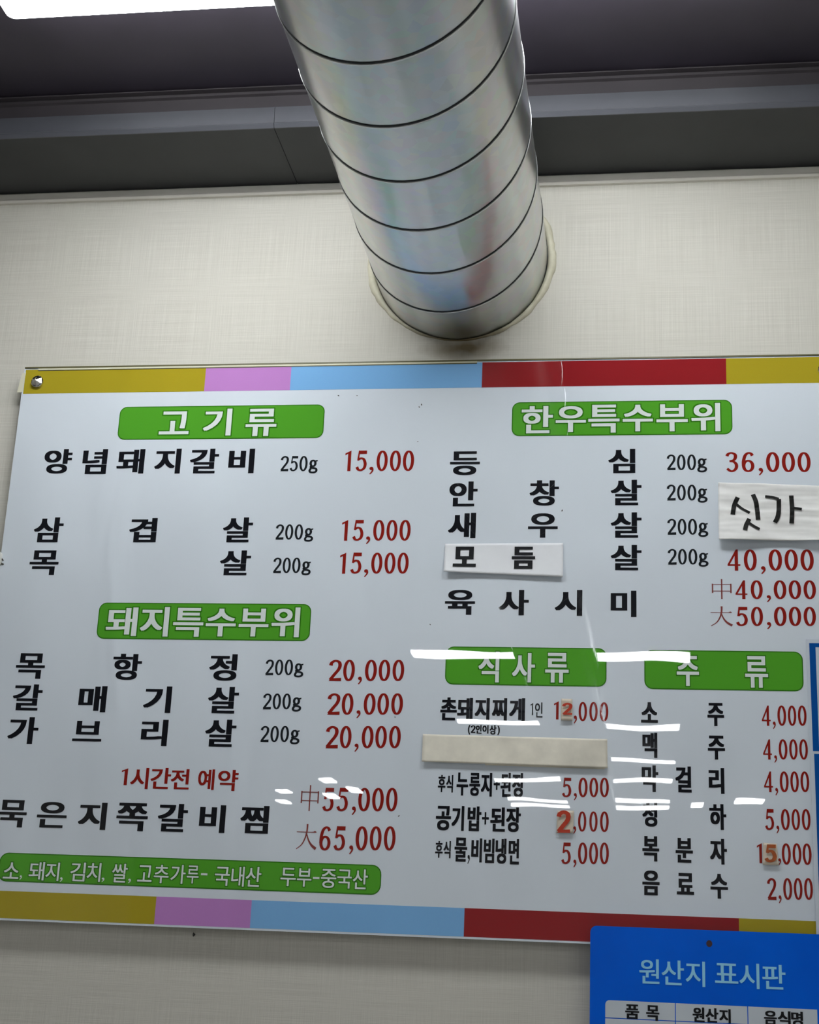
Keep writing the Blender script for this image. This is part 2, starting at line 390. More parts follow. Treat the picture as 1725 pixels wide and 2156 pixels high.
    ('dish_name', 'meal', [('누', -0.2703, -0.2528, 1.7233, 1.7574), ('룽', -0.2511, -0.2348, 1.7234, 1.7574), ('지', -0.2336, -0.2171, 1.7229, 1.7578), ('+', -0.2147, -0.2054, 1.7328, 1.75), ('된', -0.2044, -0.189, 1.723, 1.7585), ('장', -0.187, -0.1686, 1.7229, 1.7586)]),
    ('price_text', 'red', [('5', -0.1132, -0.0996, 1.7249, 1.7536), (',', -0.0958, -0.0914, 1.7207, 1.7313), ('0', -0.0891, -0.0757, 1.7256, 1.7542), ('0', -0.0731, -0.0603, 1.726, 1.7545), ('0', -0.0577, -0.0446, 1.7264, 1.7549)]),
    ('dish_name', 'meal', [('공', -0.2995, -0.2768, 1.6717, 1.7074), ('기', -0.2758, -0.2573, 1.6717, 1.708), ('밥', -0.2522, -0.2317, 1.6718, 1.708), ('+', -0.2307, -0.2205, 1.6819, 1.7), ('된', -0.2184, -0.1964, 1.6721, 1.7075), ('장', -0.1949, -0.1732, 1.6721, 1.7082)]),
    ('price_text', 'red', [(',', -0.0961, -0.0919, 1.6722, 1.6831), ('0', -0.0892, -0.0772, 1.6757, 1.7049), ('0', -0.0728, -0.0608, 1.676, 1.7054), ('0', -0.0572, -0.0446, 1.676, 1.7058)]),
    ('dish_name', 'small', [('후', -0.2987, -0.2875, 1.6316, 1.6559), ('식', -0.2865, -0.2756, 1.6314, 1.6563)]),
    ('dish_name', 'meal', [('물', -0.2701, -0.2513, 1.6271, 1.6619), (',', -0.2503, -0.247, 1.6241, 1.6373), ('비', -0.2452, -0.2293, 1.6268, 1.6616), ('빔', -0.2267, -0.2111, 1.6264, 1.6617), ('냉', -0.2094, -0.1934, 1.626, 1.6622), ('면', -0.1902, -0.1746, 1.6256, 1.6622)]),
    ('price_text', 'red', [('5', -0.1129, -0.0993, 1.6285, 1.6593), (',', -0.0954, -0.0911, 1.624, 1.6353), ('0', -0.0888, -0.0754, 1.6292, 1.6601), ('0', -0.0728, -0.0599, 1.6297, 1.6606), ('0', -0.0573, -0.0442, 1.6302, 1.661)]),
    ('dish_name', 'meal', [('소', 0.0024, 0.0271, 1.8376, 1.8683), ('주', 0.0994, 0.1236, 1.8345, 1.8689)]),
    ('price_text', 'red', [('4', 0.178, 0.1907, 1.8363, 1.8663), (',', 0.1937, 0.1978, 1.8318, 1.8428), ('0', 0.2005, 0.213, 1.8368, 1.8667), ('0', 0.2155, 0.2275, 1.837, 1.8669), ('0', 0.2299, 0.2422, 1.8373, 1.8672)]),
    ('dish_name', 'meal', [('맥', 0.0043, 0.0261, 1.7857, 1.8228), ('주', 0.0993, 0.1241, 1.7853, 1.8203)]),
    ('price_text', 'red', [('4', 0.1786, 0.1912, 1.787, 1.8165), (',', 0.1943, 0.1983, 1.7825, 1.7934), ('0', 0.201, 0.2134, 1.7875, 1.817), ('0', 0.2159, 0.2278, 1.7878, 1.8173), ('0', 0.2302, 0.2424, 1.7881, 1.8176)]),
    ('dish_name', 'meal', [('막', 0.0032, 0.0272, 1.7358, 1.7746), ('걸', 0.052, 0.0753, 1.7363, 1.7742), ('리', 0.0999, 0.1223, 1.7356, 1.773)]),
    ('price_text', 'red', [('4', 0.1788, 0.1914, 1.7398, 1.7697), (',', 0.1945, 0.1985, 1.7353, 1.7463), ('0', 0.2012, 0.2137, 1.7403, 1.7703), ('0', 0.2161, 0.2281, 1.7407, 1.7706), ('0', 0.2305, 0.2427, 1.7411, 1.7709)]),
    ('dish_name', 'meal', [('청', 0.004, 0.0256, 1.6858, 1.7211), ('하', 0.1001, 0.1242, 1.6839, 1.7208)]),
    ('price_text', 'red', [('5', 0.1789, 0.1915, 1.6857, 1.7156), (',', 0.1946, 0.1986, 1.6813, 1.6923), ('0', 0.2013, 0.2137, 1.6863, 1.7162), ('0', 0.2162, 0.2281, 1.6867, 1.7166), ('0', 0.2306, 0.2427, 1.6872, 1.717)]),
    ('dish_name', 'meal', [('복', 0.0039, 0.028, 1.6364, 1.6721), ('분', 0.0515, 0.076, 1.636, 1.6709), ('자', 0.1003, 0.1242, 1.635, 1.6712)]),
    ('price_text', 'red', [('1', 0.1664, 0.1734, 1.6387, 1.6669)]),
    ('price_text', 'red', [(',', 0.196, 0.1999, 1.6366, 1.6464), ('0', 0.2011, 0.2137, 1.6379, 1.6677), ('0', 0.2162, 0.2284, 1.6382, 1.6682), ('0', 0.2302, 0.2425, 1.6384, 1.6684)]),
    ('dish_name', 'meal', [('음', 0.0038, 0.0283, 1.5887, 1.6233), ('료', 0.0526, 0.0769, 1.5913, 1.6214), ('수', 0.1001, 0.1246, 1.5874, 1.6219)]),
    ('price_text', 'red', [('2', 0.1795, 0.192, 1.5882, 1.6184), (',', 0.195, 0.199, 1.5838, 1.5949), ('0', 0.2017, 0.214, 1.589, 1.6191), ('0', 0.2164, 0.2283, 1.5895, 1.6196), ('0', 0.2307, 0.2427, 1.59, 1.6201)]),
]
PILLS = [
    ([-0.8562, -0.5076, 2.2924, 2.3508], 'head', [('고', -0.7854, -0.7344, 2.301, 2.3413), ('기', -0.7104, -0.6628, 2.2981, 2.3452), ('류', -0.6385, -0.5867, 2.2965, 2.3443)]),
    ([-0.201, 0.1446, 2.2924, 2.3503], 'head', [('한', -0.1855, -0.1356, 2.297, 2.343), ('우', -0.131, -0.0833, 2.2985, 2.3423), ('특', -0.0795, -0.0303, 2.2968, 2.3441), ('수', -0.0254, 0.0217, 2.2987, 2.3434), ('부', 0.0273, 0.0759, 2.2981, 2.3435), ('위', 0.0815, 0.1261, 2.2976, 2.3449)]),
    ([-0.8559, -0.5087, 1.9554, 2.0148], 'head', [('돼', -0.8415, -0.7901, 1.9603, 2.0069), ('지', -0.7848, -0.7382, 1.9601, 2.0081), ('특', -0.7308, -0.6814, 1.9603, 2.0069), ('수', -0.6773, -0.6286, 1.9613, 2.0061), ('부', -0.6238, -0.5757, 1.9618, 2.0066), ('위', -0.571, -0.526, 1.9612, 2.009)]),
    ([-0.2936, -0.0489, 1.8904, 1.9496], 'head', [('식', -0.2426, -0.211, 1.8946, 1.9421), ('사', -0.1911, -0.1566, 1.8954, 1.9406), ('류', -0.141, -0.1056, 1.8957, 1.9413)]),
    ([0.0074, 0.2396, 1.8882, 1.9479], 'head', [('주', 0.0553, 0.088, 1.8937, 1.9392), ('류', 0.1554, 0.1886, 1.8927, 1.9401)]),
    ([-0.9726, -0.3775, 1.5751, 1.6183], 'note', [('소', -0.964, -0.9389, 1.5795, 1.6038), (',', -0.9368, -0.9333, 1.5785, 1.5851), ('돼', -0.923, -0.8984, 1.5786, 1.6059), ('지', -0.896, -0.8746, 1.5787, 1.6059), (',', -0.8721, -0.8682, 1.5777, 1.5843), ('김', -0.8569, -0.8333, 1.5793, 1.6072), ('치', -0.8305, -0.8086, 1.5795, 1.6073), (',', -0.8062, -0.8019, 1.5796, 1.5861), ('쌀', -0.7909, -0.7667, 1.5797, 1.6075), (',', -0.7644, -0.7601, 1.5792, 1.5857), ('고', -0.7504, -0.7279, 1.5822, 1.6062), ('추', -0.7251, -0.7019, 1.5809, 1.6078), ('가', -0.6988, -0.6757, 1.581, 1.6086), ('루', -0.6737, -0.6553, 1.5821, 1.6083), ('-', -0.6519, -0.6419, 1.5947, 1.5976), ('국', -0.6302, -0.6073, 1.5804, 1.6079), ('내', -0.6046, -0.5848, 1.5802, 1.6091), ('산', -0.5825, -0.559, 1.5806, 1.6095), ('두', -0.5294, -0.5061, 1.5832, 1.6097), ('부', -0.5041, -0.4823, 1.5833, 1.6098), ('-', -0.48, -0.4703, 1.595, 1.5978), ('중', -0.468, -0.4448, 1.5827, 1.6099), ('국', -0.4433, -0.4216, 1.5828, 1.61), ('산', -0.4198, -0.3975, 1.5826, 1.6111)]),
]
PLACARD = {'title': [('원', -0.0008, 0.0272, 1.467, 1.5002), ('산', 0.0303, 0.0612, 1.4667, 1.4999), ('지', 0.0636, 0.0904, 1.4658, 1.4997), ('표', 0.1039, 0.1357, 1.4722, 1.4987), ('시', 0.1373, 0.1646, 1.4662, 1.5), ('판', 0.1685, 0.2001, 1.4669, 1.4997)], 'heads': [[('품', -0.0204, -0.0009, 1.4191, 1.4383), ('목', 0.0086, 0.0269, 1.4179, 1.4384)], [('원', 0.0724, 0.0889, 1.4191, 1.4385), ('산', 0.0901, 0.1077, 1.4193, 1.4382), ('지', 0.1088, 0.1245, 1.4192, 1.4378)], [('음', 0.1695, 0.1869, 1.4198, 1.4383), ('식', 0.188, 0.2054, 1.4197, 1.4387), ('명', 0.2061, 0.222, 1.4196, 1.4388)]], 'edge': [(-0.0697, 1.4595), (-0.0638, 1.5425), (0.2475, 1.5438), (0.0967, 1.5245), (-0.0486, 1.4281), (-0.0487, 1.4426), (0.049, 1.4439), (0.1477, 1.4437), (0.0488, 1.4188)]}
PAPER = {'sik': [(0.121, 2.2124), (0.2723, 2.206), (0.2692, 2.1169), (0.12, 2.1185)], 'modum': [(-0.3011, 2.1133), (-0.1164, 2.1148), (-0.116, 2.0596), (-0.3009, 2.0668)], 'blank': [(-0.3239, 1.8136), (-0.0473, 1.8116), (-0.0465, 1.7683), (-0.3233, 1.7717)], 'p1': [(-0.1159, 1.8714), (-0.0996, 1.871), (-0.0988, 1.8378), (-0.1163, 1.8381)], 'p2': [(-0.1195, 1.7047), (-0.0953, 1.7053), (-0.0962, 1.6729), (-0.1206, 1.6722)], 'p3': [(0.1749, 1.6674), (0.1945, 1.6666), (0.1964, 1.6361), (0.1738, 1.6363)], 'modtext': [('모', -0.2873, -0.2513, 2.0753, 2.1085), ('듬', -0.1956, -0.1593, 2.0725, 2.1086)], 'd1': [('2', -0.1145, -0.0991, 1.8465, 1.8646)], 'd2': [('2', -0.1204, -0.0999, 1.6729, 1.7052)], 'd3': [('5', 0.1762, 0.1937, 1.6399, 1.665)], 'ink': [(0.0056, [(0.15, 2.1875), (0.1445, 2.1747), (0.1418, 2.1592)]), (0.0036, [(0.1465, 2.1776), (0.1563, 2.169), (0.1673, 2.1619)]), (0.0056, [(0.1729, 2.1924), (0.1776, 2.1775), (0.1796, 2.1506)]), (0.0054, [(0.1665, 2.1521), (0.1616, 2.1422), (0.1595, 2.1331)]), (0.0036, [(0.1644, 2.1464), (0.1728, 2.1401), (0.1812, 2.1352)]), (0.0038, [(0.1911, 2.1888), (0.2016, 2.1874), (0.2114, 2.1845)]), (0.0055, [(0.2114, 2.1845), (0.2109, 2.1675), (0.2086, 2.1548), (0.2044, 2.1464)]), (0.0055, [(0.2302, 2.1901), (0.2306, 2.1675), (0.2292, 2.145)]), (0.0036, [(0.2326, 2.1696), (0.245, 2.1675)])]}
MISC = {'band_top': [-0.7144, -0.5685, -0.2512, 0.1367], 'band_bot': [-0.718, -0.5709, -0.2524, 0.139], 'zs': [2.4211, 2.3768, 1.5612, 1.521], 'stud': [(-1.0066, 2.3975), (0.288, 2.3976)], 'clip': [(-1.039, 2.0859)], 'notice': [(0.2445, 1.9661), (0.2493, 1.9604), (0.2532, 1.8002), (0.2542, 1.7963), (0.2491, 1.9604), (0.2628, 1.9419)], 'left': [(-1.0311, 2.4248), (-1.0313, 2.3779), (-1.0335, 2.1004)], 'hook': [(-0.66, 1.5088)], 'specks': [(-0.3518, 2.3442), (-0.3481, 2.3483), (-0.4862, 2.3659), (-0.4553, 2.3655), (-0.3516, 2.2845), (-0.368, 1.8388), (-0.3553, 1.6907), (-0.3197, 1.9837), (-0.1189, 2.168)]}

BX0, BX1 = -1.0335, 0.312           # menu banner extents
BZ0, BZ1 = 1.5180, 2.4235
BY = -0.020                         # its front plane
DUCT_X, DUCT_Z, DUCT_R = -0.2948, 2.615, 0.145
ROOM = dict(x0=-4.2, x1=3.4, y0=-10.4, zc=2.845)
SOFFIT_Z, SOFFIT_Y = 2.7695, -0.182

# ------------------------------------------------------------------ the setting
w = box('wall_back', ROOM['x0'], ROOM['x1'], 0.0, 0.12, 0, ROOM['zc'], M['wall'])
tag(w, 'cream linen textured wallpaper wall behind the menu board', 'wall', kind='structure')
w = box('wall_left', ROOM['x0'] - 0.1, ROOM['x0'], ROOM['y0'], 0.12, 0, ROOM['zc'], M['room'])
tag(w, 'plain pale side wall on the left of the room', 'wall', kind='structure')
w = box('wall_right', ROOM['x1'], ROOM['x1'] + 0.1, ROOM['y0'], 0.12, 0, ROOM['zc'], M['room'])
tag(w, 'plain pale side wall on the right of the room', 'wall', kind='structure')
w = box('wall_front', ROOM['x0'], ROOM['x1'], ROOM['y0'] - 0.1, ROOM['y0'], 0, ROOM['zc'], M['farwall'])
tag(w, 'plain dark grey wall at the far end behind the viewer', 'wall', kind='structure')
w = box('floor', ROOM['x0'], ROOM['x1'], ROOM['y0'], 0.12, -0.1, 0, M['floor'])
tag(w, 'pale tiled restaurant floor', 'floor', kind='structure')
c = box('ceiling', ROOM['x0'], ROOM['x1'], ROOM['y0'], 0.12, ROOM['zc'], ROOM['zc'] + 0.1, M['ceil'])
tag(c, 'dark charcoal ceiling above the steel duct', 'ceiling', kind='structure')
# lowered soffit along the wall, made of boards butted at a hairline joint
xs = [ROOM['x0'], -3.02, -1.80, -0.5856, 0.63, 1.85, ROOM['x1']]
for a, b in zip(xs[:-1], xs[1:]):
    box('soffit_board', a + 0.0006, b - 0.0006, SOFFIT_Y + 0.002, -0.0005, SOFFIT_Z, ROOM['zc'], M['soffit'], c)

def extrude_x(name, prof, x0, x1, mat, parent=None):
    n = len(prof)
    v = [(x0, y, z) for y, z in prof] + [(x1, y, z) for y, z in prof]
    f = [tuple(range(n)), tuple(range(2 * n - 1, n - 1, -1))] + [(i, i + n, (i + 1) % n + n, (i + 1) % n) for i in range(n)]
    me = bpy.data.meshes.new(name)
    me.from_pydata(v, [], f)
    bm = bmesh.new(); bm.from_mesh(me)
    bmesh.ops.recalc_face_normals(bm, faces=bm.faces)
    bm.to_mesh(me); bm.free()
    return link(name, me, mat, parent)

t1 = empty('trim_1', (0, SOFFIT_Y, SOFFIT_Z))
tag(t1, 'stepped grey metal fascia along the edge of the dark soffit', 'trim', kind='structure')
Y = SOFFIT_Y
for a, b in ((ROOM['x0'], -0.5856), (-0.5856, ROOM['x1'])):
    extrude_x('fascia_strip', [(Y, SOFFIT_Z), (Y - 0.0035, SOFFIT_Z + 0.006), (Y - 0.0035, SOFFIT_Z + 0.0075), (Y - 0.002, SOFFIT_Z + 0.009),
                               (Y - 0.004, SOFFIT_Z + 0.0365), (Y + 0.002, SOFFIT_Z + 0.0365), (Y + 0.002, SOFFIT_Z)], a + 0.0004, b - 0.0004, M['fascia'], t1)
extrude_x('upper_fascia', [(Y - 0.003, SOFFIT_Z + 0.0367), (Y - 0.003, SOFFIT_Z + 0.058), (Y - 0.008, SOFFIT_Z + 0.060), (Y - 0.008, SOFFIT_Z + 0.0625), (Y - 0.003, SOFFIT_Z + 0.063),
                           (Y - 0.003, SOFFIT_Z + 0.068), (Y - 0.012, SOFFIT_Z + 0.0695), (Y - 0.012, SOFFIT_Z + 0.0715), (Y - 0.003, ROOM['zc']), (Y + 0.002, ROOM['zc']), (Y + 0.002, SOFFIT_Z + 0.0367)],
          ROOM['x0'], ROOM['x1'], M['fascia2'], t1)
t2 = extrude_x('trim_2', [(-0.0002, 2.7475), (-0.006, 2.7480), (-0.008, 2.752), (-0.005, 2.756), (-0.005, 2.7655), (-0.0002, 2.7690)], ROOM['x0'], ROOM['x1'], M['cove'])
tag(t2, 'narrow grey beige moulding where wall meets dark soffit', 'trim', kind='structure')

# ------------------------------------------------------------------ ceiling lamps (the room's own, plus unseen ones added as fill)
def lamp(y_far, x0, x1, z0, label, width=0.11, strips=1, name='linear_ceiling_lamp', cat='ceiling lamp', group='long ceiling lamps in rows across the room', r=0.012, side=0.0105):
    cx = (x0 + x1) / 2
    root = empty(name, (cx, y_far - width / 2, ROOM['zc']))
    tag(root, label, cat, group)
    y0, y1 = y_far - width, y_far
    ho = slab('housing', [(x, z) for x, z in ((x0 - 0.004, z0 + side + 0.0005), (x1 + 0.004, z0 + side + 0.0005), (x1 + 0.004, ROOM['zc'] - 0.0005), (x0 - 0.004, ROOM['zc'] - 0.0005))], y0 - 0.004, y1 + 0.004, M['lampbody'], root)
    gap = 0.02 if strips == 2 else 0
    d = (width - gap) / strips
    for i in range(strips):
        a = y0 + i * (d + gap)
        pts = round_rect(x0, x1, a, a + d, min(r, d * 0.4), 5)
        n = len(pts)
        v = [(x, y, z0) for x, y in pts] + [(x, y, z0 + side) for x, y in pts]
        f = [tuple(range(n)), tuple(range(2 * n - 1, n - 1, -1))] + [(i2, i2 + n, (i2 + 1) % n + n, (i2 + 1) % n) for i2 in range(n)]
        me = bpy.data.meshes.new('diffuser')
        me.from_pydata(v, [], f)
        bm = bmesh.new(); bm.from_mesh(me); bmesh.ops.recalc_face_normals(bm, faces=bm.faces); bm.to_mesh(me); bm.free()
        link('diffuser', me, M['glow'], root)
    return root

lamp(-0.459, -0.928, 0.215, 2.80, 'white linear ceiling lamp by the menu wall, glowing at top left corner', 0.20, side=0.020)
for y, lb in ((-3.93, 'linear ceiling lamp reflected as the topmost white bar across the meals heading'),
              (-5.64, 'linear ceiling lamp reflected as the white bar just above the blank paper strip'),
              (-6.93, 'linear ceiling lamp reflected right of the blank paper strip'),
              (-7.88, 'linear ceiling lamp reflected across the rice crust stew row'),
              (-9.02, 'linear ceiling lamp reflected as upper line of the lowest double bar'),
              (-9.36, 'linear ceiling lamp reflected as lower line of the lowest double bar')):
    lamp(y, -0.95, 0.205, 2.78, lb)
for y, lb in ((-0.459, 'unseen ceiling lamp added as fill in the right hand row beside the menu wall'), (-2.2, 'second unseen fill lamp added in the right hand row'),
              (-3.9, 'third unseen fill lamp added in the right hand row'), (-5.6, 'fourth unseen fill lamp added in the right hand row')):
    lamp(y, 1.40, 2.55, 2.79, lb)  # unseen lamps added to brighten the wall and board from the right
lamp(-2.2, -3.40, -2.25, 2.79, 'unseen ceiling lamp added as fill on the left')  # unseen lamp added as fill from the left
SM = [(-2.63, -8.97, 'small twin ceiling lamp reflected left of the red medium price, upper one'),
      (-2.81, -9.76, 'small twin ceiling lamp reflected left of the red medium price, lower one'),
      (-2.17, -8.34, 'small twin ceiling lamp reflected above the first five of 55,000'),
      (-2.31, -9.19, 'small twin ceiling lamp reflected on the first five of 55,000'),
      (-2.06, -8.78, 'small twin ceiling lamp reflected on the second five of 55,000'),
      (0.42, -9.30, 'small twin ceiling lamp reflected between the two syllables of the fourth drink')]
for x, y, lb in SM:
    lamp(y + 0.12, x - 0.045, x + 0.045, 2.78, lb, 0.24, 2, 'compact_ceiling_lamp', 'ceiling lamp', 'small ceiling lamps at the far end of the room')
lamp(-9.0, 0.685, 0.887, 2.78, 'short twin ceiling lamp reflected above the 5,000 drink price', 0.24, 2, 'compact_ceiling_lamp', 'ceiling lamp', 'small ceiling lamps at the far end of the room')

# ------------------------------------------------------------------ spiral duct
duct = empty('spiral_duct', (DUCT_X, 0, DUCT_Z))
tag(duct, 'galvanised spiral steel exhaust duct entering the wall above the menu', 'duct')
YEND = -10.38
NA, PITCH, YC0 = 72, 0.1365, -0.111
def cyl_pt(th, r, y):
    return (DUCT_X + r * math.sin(th), y, DUCT_Z - r * math.cos(th))
ny = 40
verts, faces = [], []
for j in range(ny + 1):
    y = YEND * (j / ny)
    for i in range(NA):
        verts.append(cyl_pt(2 * math.pi * i / NA, DUCT_R, y))
for j in range(ny):
    for i in range(NA):
        a, b = j * NA + i, j * NA + (i + 1) % NA
        faces.append((a, b, b + NA, a + NA))
meshobj('duct_body', verts, faces, M['zinc'], duct, True)
def helix(name, dy0, dy1, h, mat, turns):
    """raised lock-seam running round the duct: a trapezoid rib"""
    v, f = [], []
    steps = int(turns * NA)
    for s in range(steps + 1):
        th = -math.pi + 2 * math.pi * s / NA
        y = YC0 + PITCH * 1.0 - PITCH * th / (2 * math.pi)
        for dy, rr in ((dy0, -0.0004), (dy0 + 0.0003, h), (dy1 - 0.0003, h), (dy1, -0.0004)):
            v.append(cyl_pt(th, DUCT_R + rr, min(-0.0005, max(YEND, y + dy))))
    for s in range(steps):
        for k in range(3):
            a = s * 4 + k
            f.append((a, a + 1, a + 5, a + 4))
    return meshobj(name, v, f, mat, duct, True)
turns = (-YEND) / PITCH + 1.0
helix('lock_seam', -0.0023, 0.0023, 0.0006, M['seam'], turns)
helix('seam_lip', 0.0023, 0.0046, 0.0012, M['lip'], turns)
# sealant bead where the duct meets the wall
v, f = [], []
NB, NC = 120, 10
for i in range(NB):
    th = 2 * math.pi * i / NB
    side = abs(math.sin(th))
    wob = noise.noise(Vector((math.cos(th) * 5, math.sin(th) * 5, 0.3))) + 0.6 * noise.noise(Vector((math.cos(th) * 16, math.sin(th) * 16, 2.3)))
    wd = 0.0018 + 0.0120 * side ** 2 + 0.003 * wob * (0.3 + side)
    dp = 0.0016 + 0.0085 * side + 0.003 * wob
    for j in range(NC):
        ph = math.pi * j / (NC - 1)
        rr = DUCT_R + 0.0002 + wd * (0.5 - 0.5 * math.cos(ph))
        v.append(cyl_pt(th, rr, -0.0003 - max(0.001, dp) * math.sin(ph) ** 0.8))
for i in range(NB):
    for j in range(NC - 1):
        a, b = i * NC + j, ((i + 1) % NB) * NC + j
        f.append((a, a + 1, b + 1, b))
o = meshobj('sealant_bead', v, f, M['caulk'], duct, True)
o['label'] = 'lumpy cream sealant bead around the duct at the wall'

# ------------------------------------------------------------------ glyphs
HANGUL = sorted({g[0] for t in TEXTS for g in t[2]} | {g[0] for p in PILLS for g in p[2]} |
                {g[0] for g in PLACARD['title']} | {g[0] for h in PLACARD['heads'] for g in h} | {g[0] for g in PAPER['modtext']} | set('()'))
HANGUL = [c_ for c_ in HANGUL if c_ not in '0123456789,-+g中大']
_src = {}
for ch in HANGUL:
    cu = bpy.data.curves.new('glyph', 'FONT')
    cu.body = ch
    _src[ch] = bpy.data.objects.new('glyph', cu)
    COL.objects.link(_src[ch])
dg = bpy.context.evaluated_depsgraph_get()
_curve = {}
for ch, o in _src.items():
    _curve[ch] = o.to_curve(dg).copy()
    o.to_curve_clear()
for o in _src.values():
    cu = o.data
    bpy.data.objects.remove(o)
    bpy.data.curves.remove(cu)

STYLE = {  # half-widths added to every stroke (across, along) in em
    'dish': (0.040, 0.013), 'meal': (0.048, 0.019), 'thin': (0.020, 0.008), 'small': (0.042, 0.014), 'redhan': (0.026, 0.009),
    'head': (0.030, 0.013), 'note': (0.012, 0.006), 'plac': (0.014, 0.008), 'cell': (0.040, 0.020), 'modum': (0.055, 0.024),
    'headline': (0.062, 0.048), 'noteline': (0.055, 0.048),
}
_tmp = {}
for ch, cu in _curve.items():
    cu.dimensions = '2D'; cu.fill_mode = 'FRONT'; cu.resolution_u = 5
    _tmp[ch] = bpy.data.objects.new('glyph', cu)
    COL.objects.link(_tmp[ch])
dg = bpy.context.evaluated_depsgraph_get()
RAW = {}
for ch, o in _tmp.items():
    me = bpy.data.meshes.new_from_object(o.evaluated_get(dg))
    RAW[ch] = ([(v_.co.x, v_.co.y) for v_ in me.vertices], [tuple(p.vertices) for p in me.polygons])
    bpy.data.meshes.remove(me)
for o in _tmp.values():
    cu = o.data
    bpy.data.objects.remove(o)
    bpy.data.curves.remove(cu)
class Glyphs(dict):
    """bold forms: the outline swept over a small rectangle"""
    def __missing__(self, key):
        ch, st = key
        a, b = STYLE[st]
        v, f = RAW[ch]
        V, F = [], []
        for n_, (dx, dy) in enumerate((i * a, j * b) for i in (-1, 0, 1) for j in (-1, 0, 1)):
            if True:
                k = len(V)
                V += [(x + dx, y + dy, n_) for x, y in v]   # each copy on its own hair-thin ink layer
                F += [tuple(i + k for i in q) for q in f]
        self[key] = (V, F)
        return self[key]
GLYPH = Glyphs()

# broad-nib numerals and marks drawn as strokes (thick verticals, thin horizontals)
def spline(pts, closed=False, n=7):
    out, m = [], len(pts)
    seg = m if closed else m - 1
    for i in range(seg):
        if closed:
            p = [pts[(i + k - 1) % m] for k in range(4)]
        else:
            p = [pts[max(0, min(m - 1, i + k - 1))] for k in range(4)]
        for j in range(n):
            t = j / n
            out.append(tuple(0.5 * ((2 * p[1][d]) + (-p[0][d] + p[2][d]) * t + (2 * p[0][d] - 5 * p[1][d] + 4 * p[2][d] - p[3][d]) * t * t +
                                    (-p[0][d] + 3 * p[1][d] - 3 * p[2][d] + p[3][d]) * t ** 3) for d in (0, 1)))
    if not closed:
        out.append(tuple(pts[-1][:2]))
    return out

def nib(pts, a, b, closed=False, smooth=True, taper=None):
    c_ = spline(pts, closed) if smooth else list(pts)
    n = len(c_)
    v, f = [], []
    for i, p in enumerate(c_):
        if closed:
            q0, q1 = c_[i - 1], c_[(i + 1) % n]
        else:
            q0, q1 = c_[max(0, i - 1)], c_[min(n - 1, i + 1)]
        tx, ty = q1[0] - q0[0], q1[1] - q0[1]
        L = math.hypot(tx, ty) or 1
        nx, ny_ = -ty / L, tx / L
        hw = math.sqrt((a * nx) ** 2 + (b * ny_) ** 2)
        if taper:
            hw *= taper[0] + (taper[1] - taper[0]) * i / (n - 1)
        v += [(p[0] + nx * hw, p[1] + ny_ * hw), (p[0] - nx * hw, p[1] - ny_ * hw)]
    for i in range(n if closed else n - 1):
        j = (i + 1) % n
        f.append((2 * i, 2 * i + 1, 2 * j + 1, 2 * j))
    return v, f

def poly(pts):
    tri = tessellate_polygon([[Vector((x, y, 0)) for x, y in pts]])
    return list(pts), [tuple(t) for t in tri]

def ell(cx, cy, rx, ry, n=28):
    return [(cx + rx * math.cos(2 * math.pi * i / n), cy + ry * math.sin(2 * math.pi * i / n)) for i in range(n)]

def join(*parts):
    v, f = [], []
    for n_, (pv, pf) in enumerate(parts):
        k = len(v)
        v += [(p[0], p[1], n_) for p in pv]
        f += [tuple(i + k for i in q) for q in pf]
    return v, f

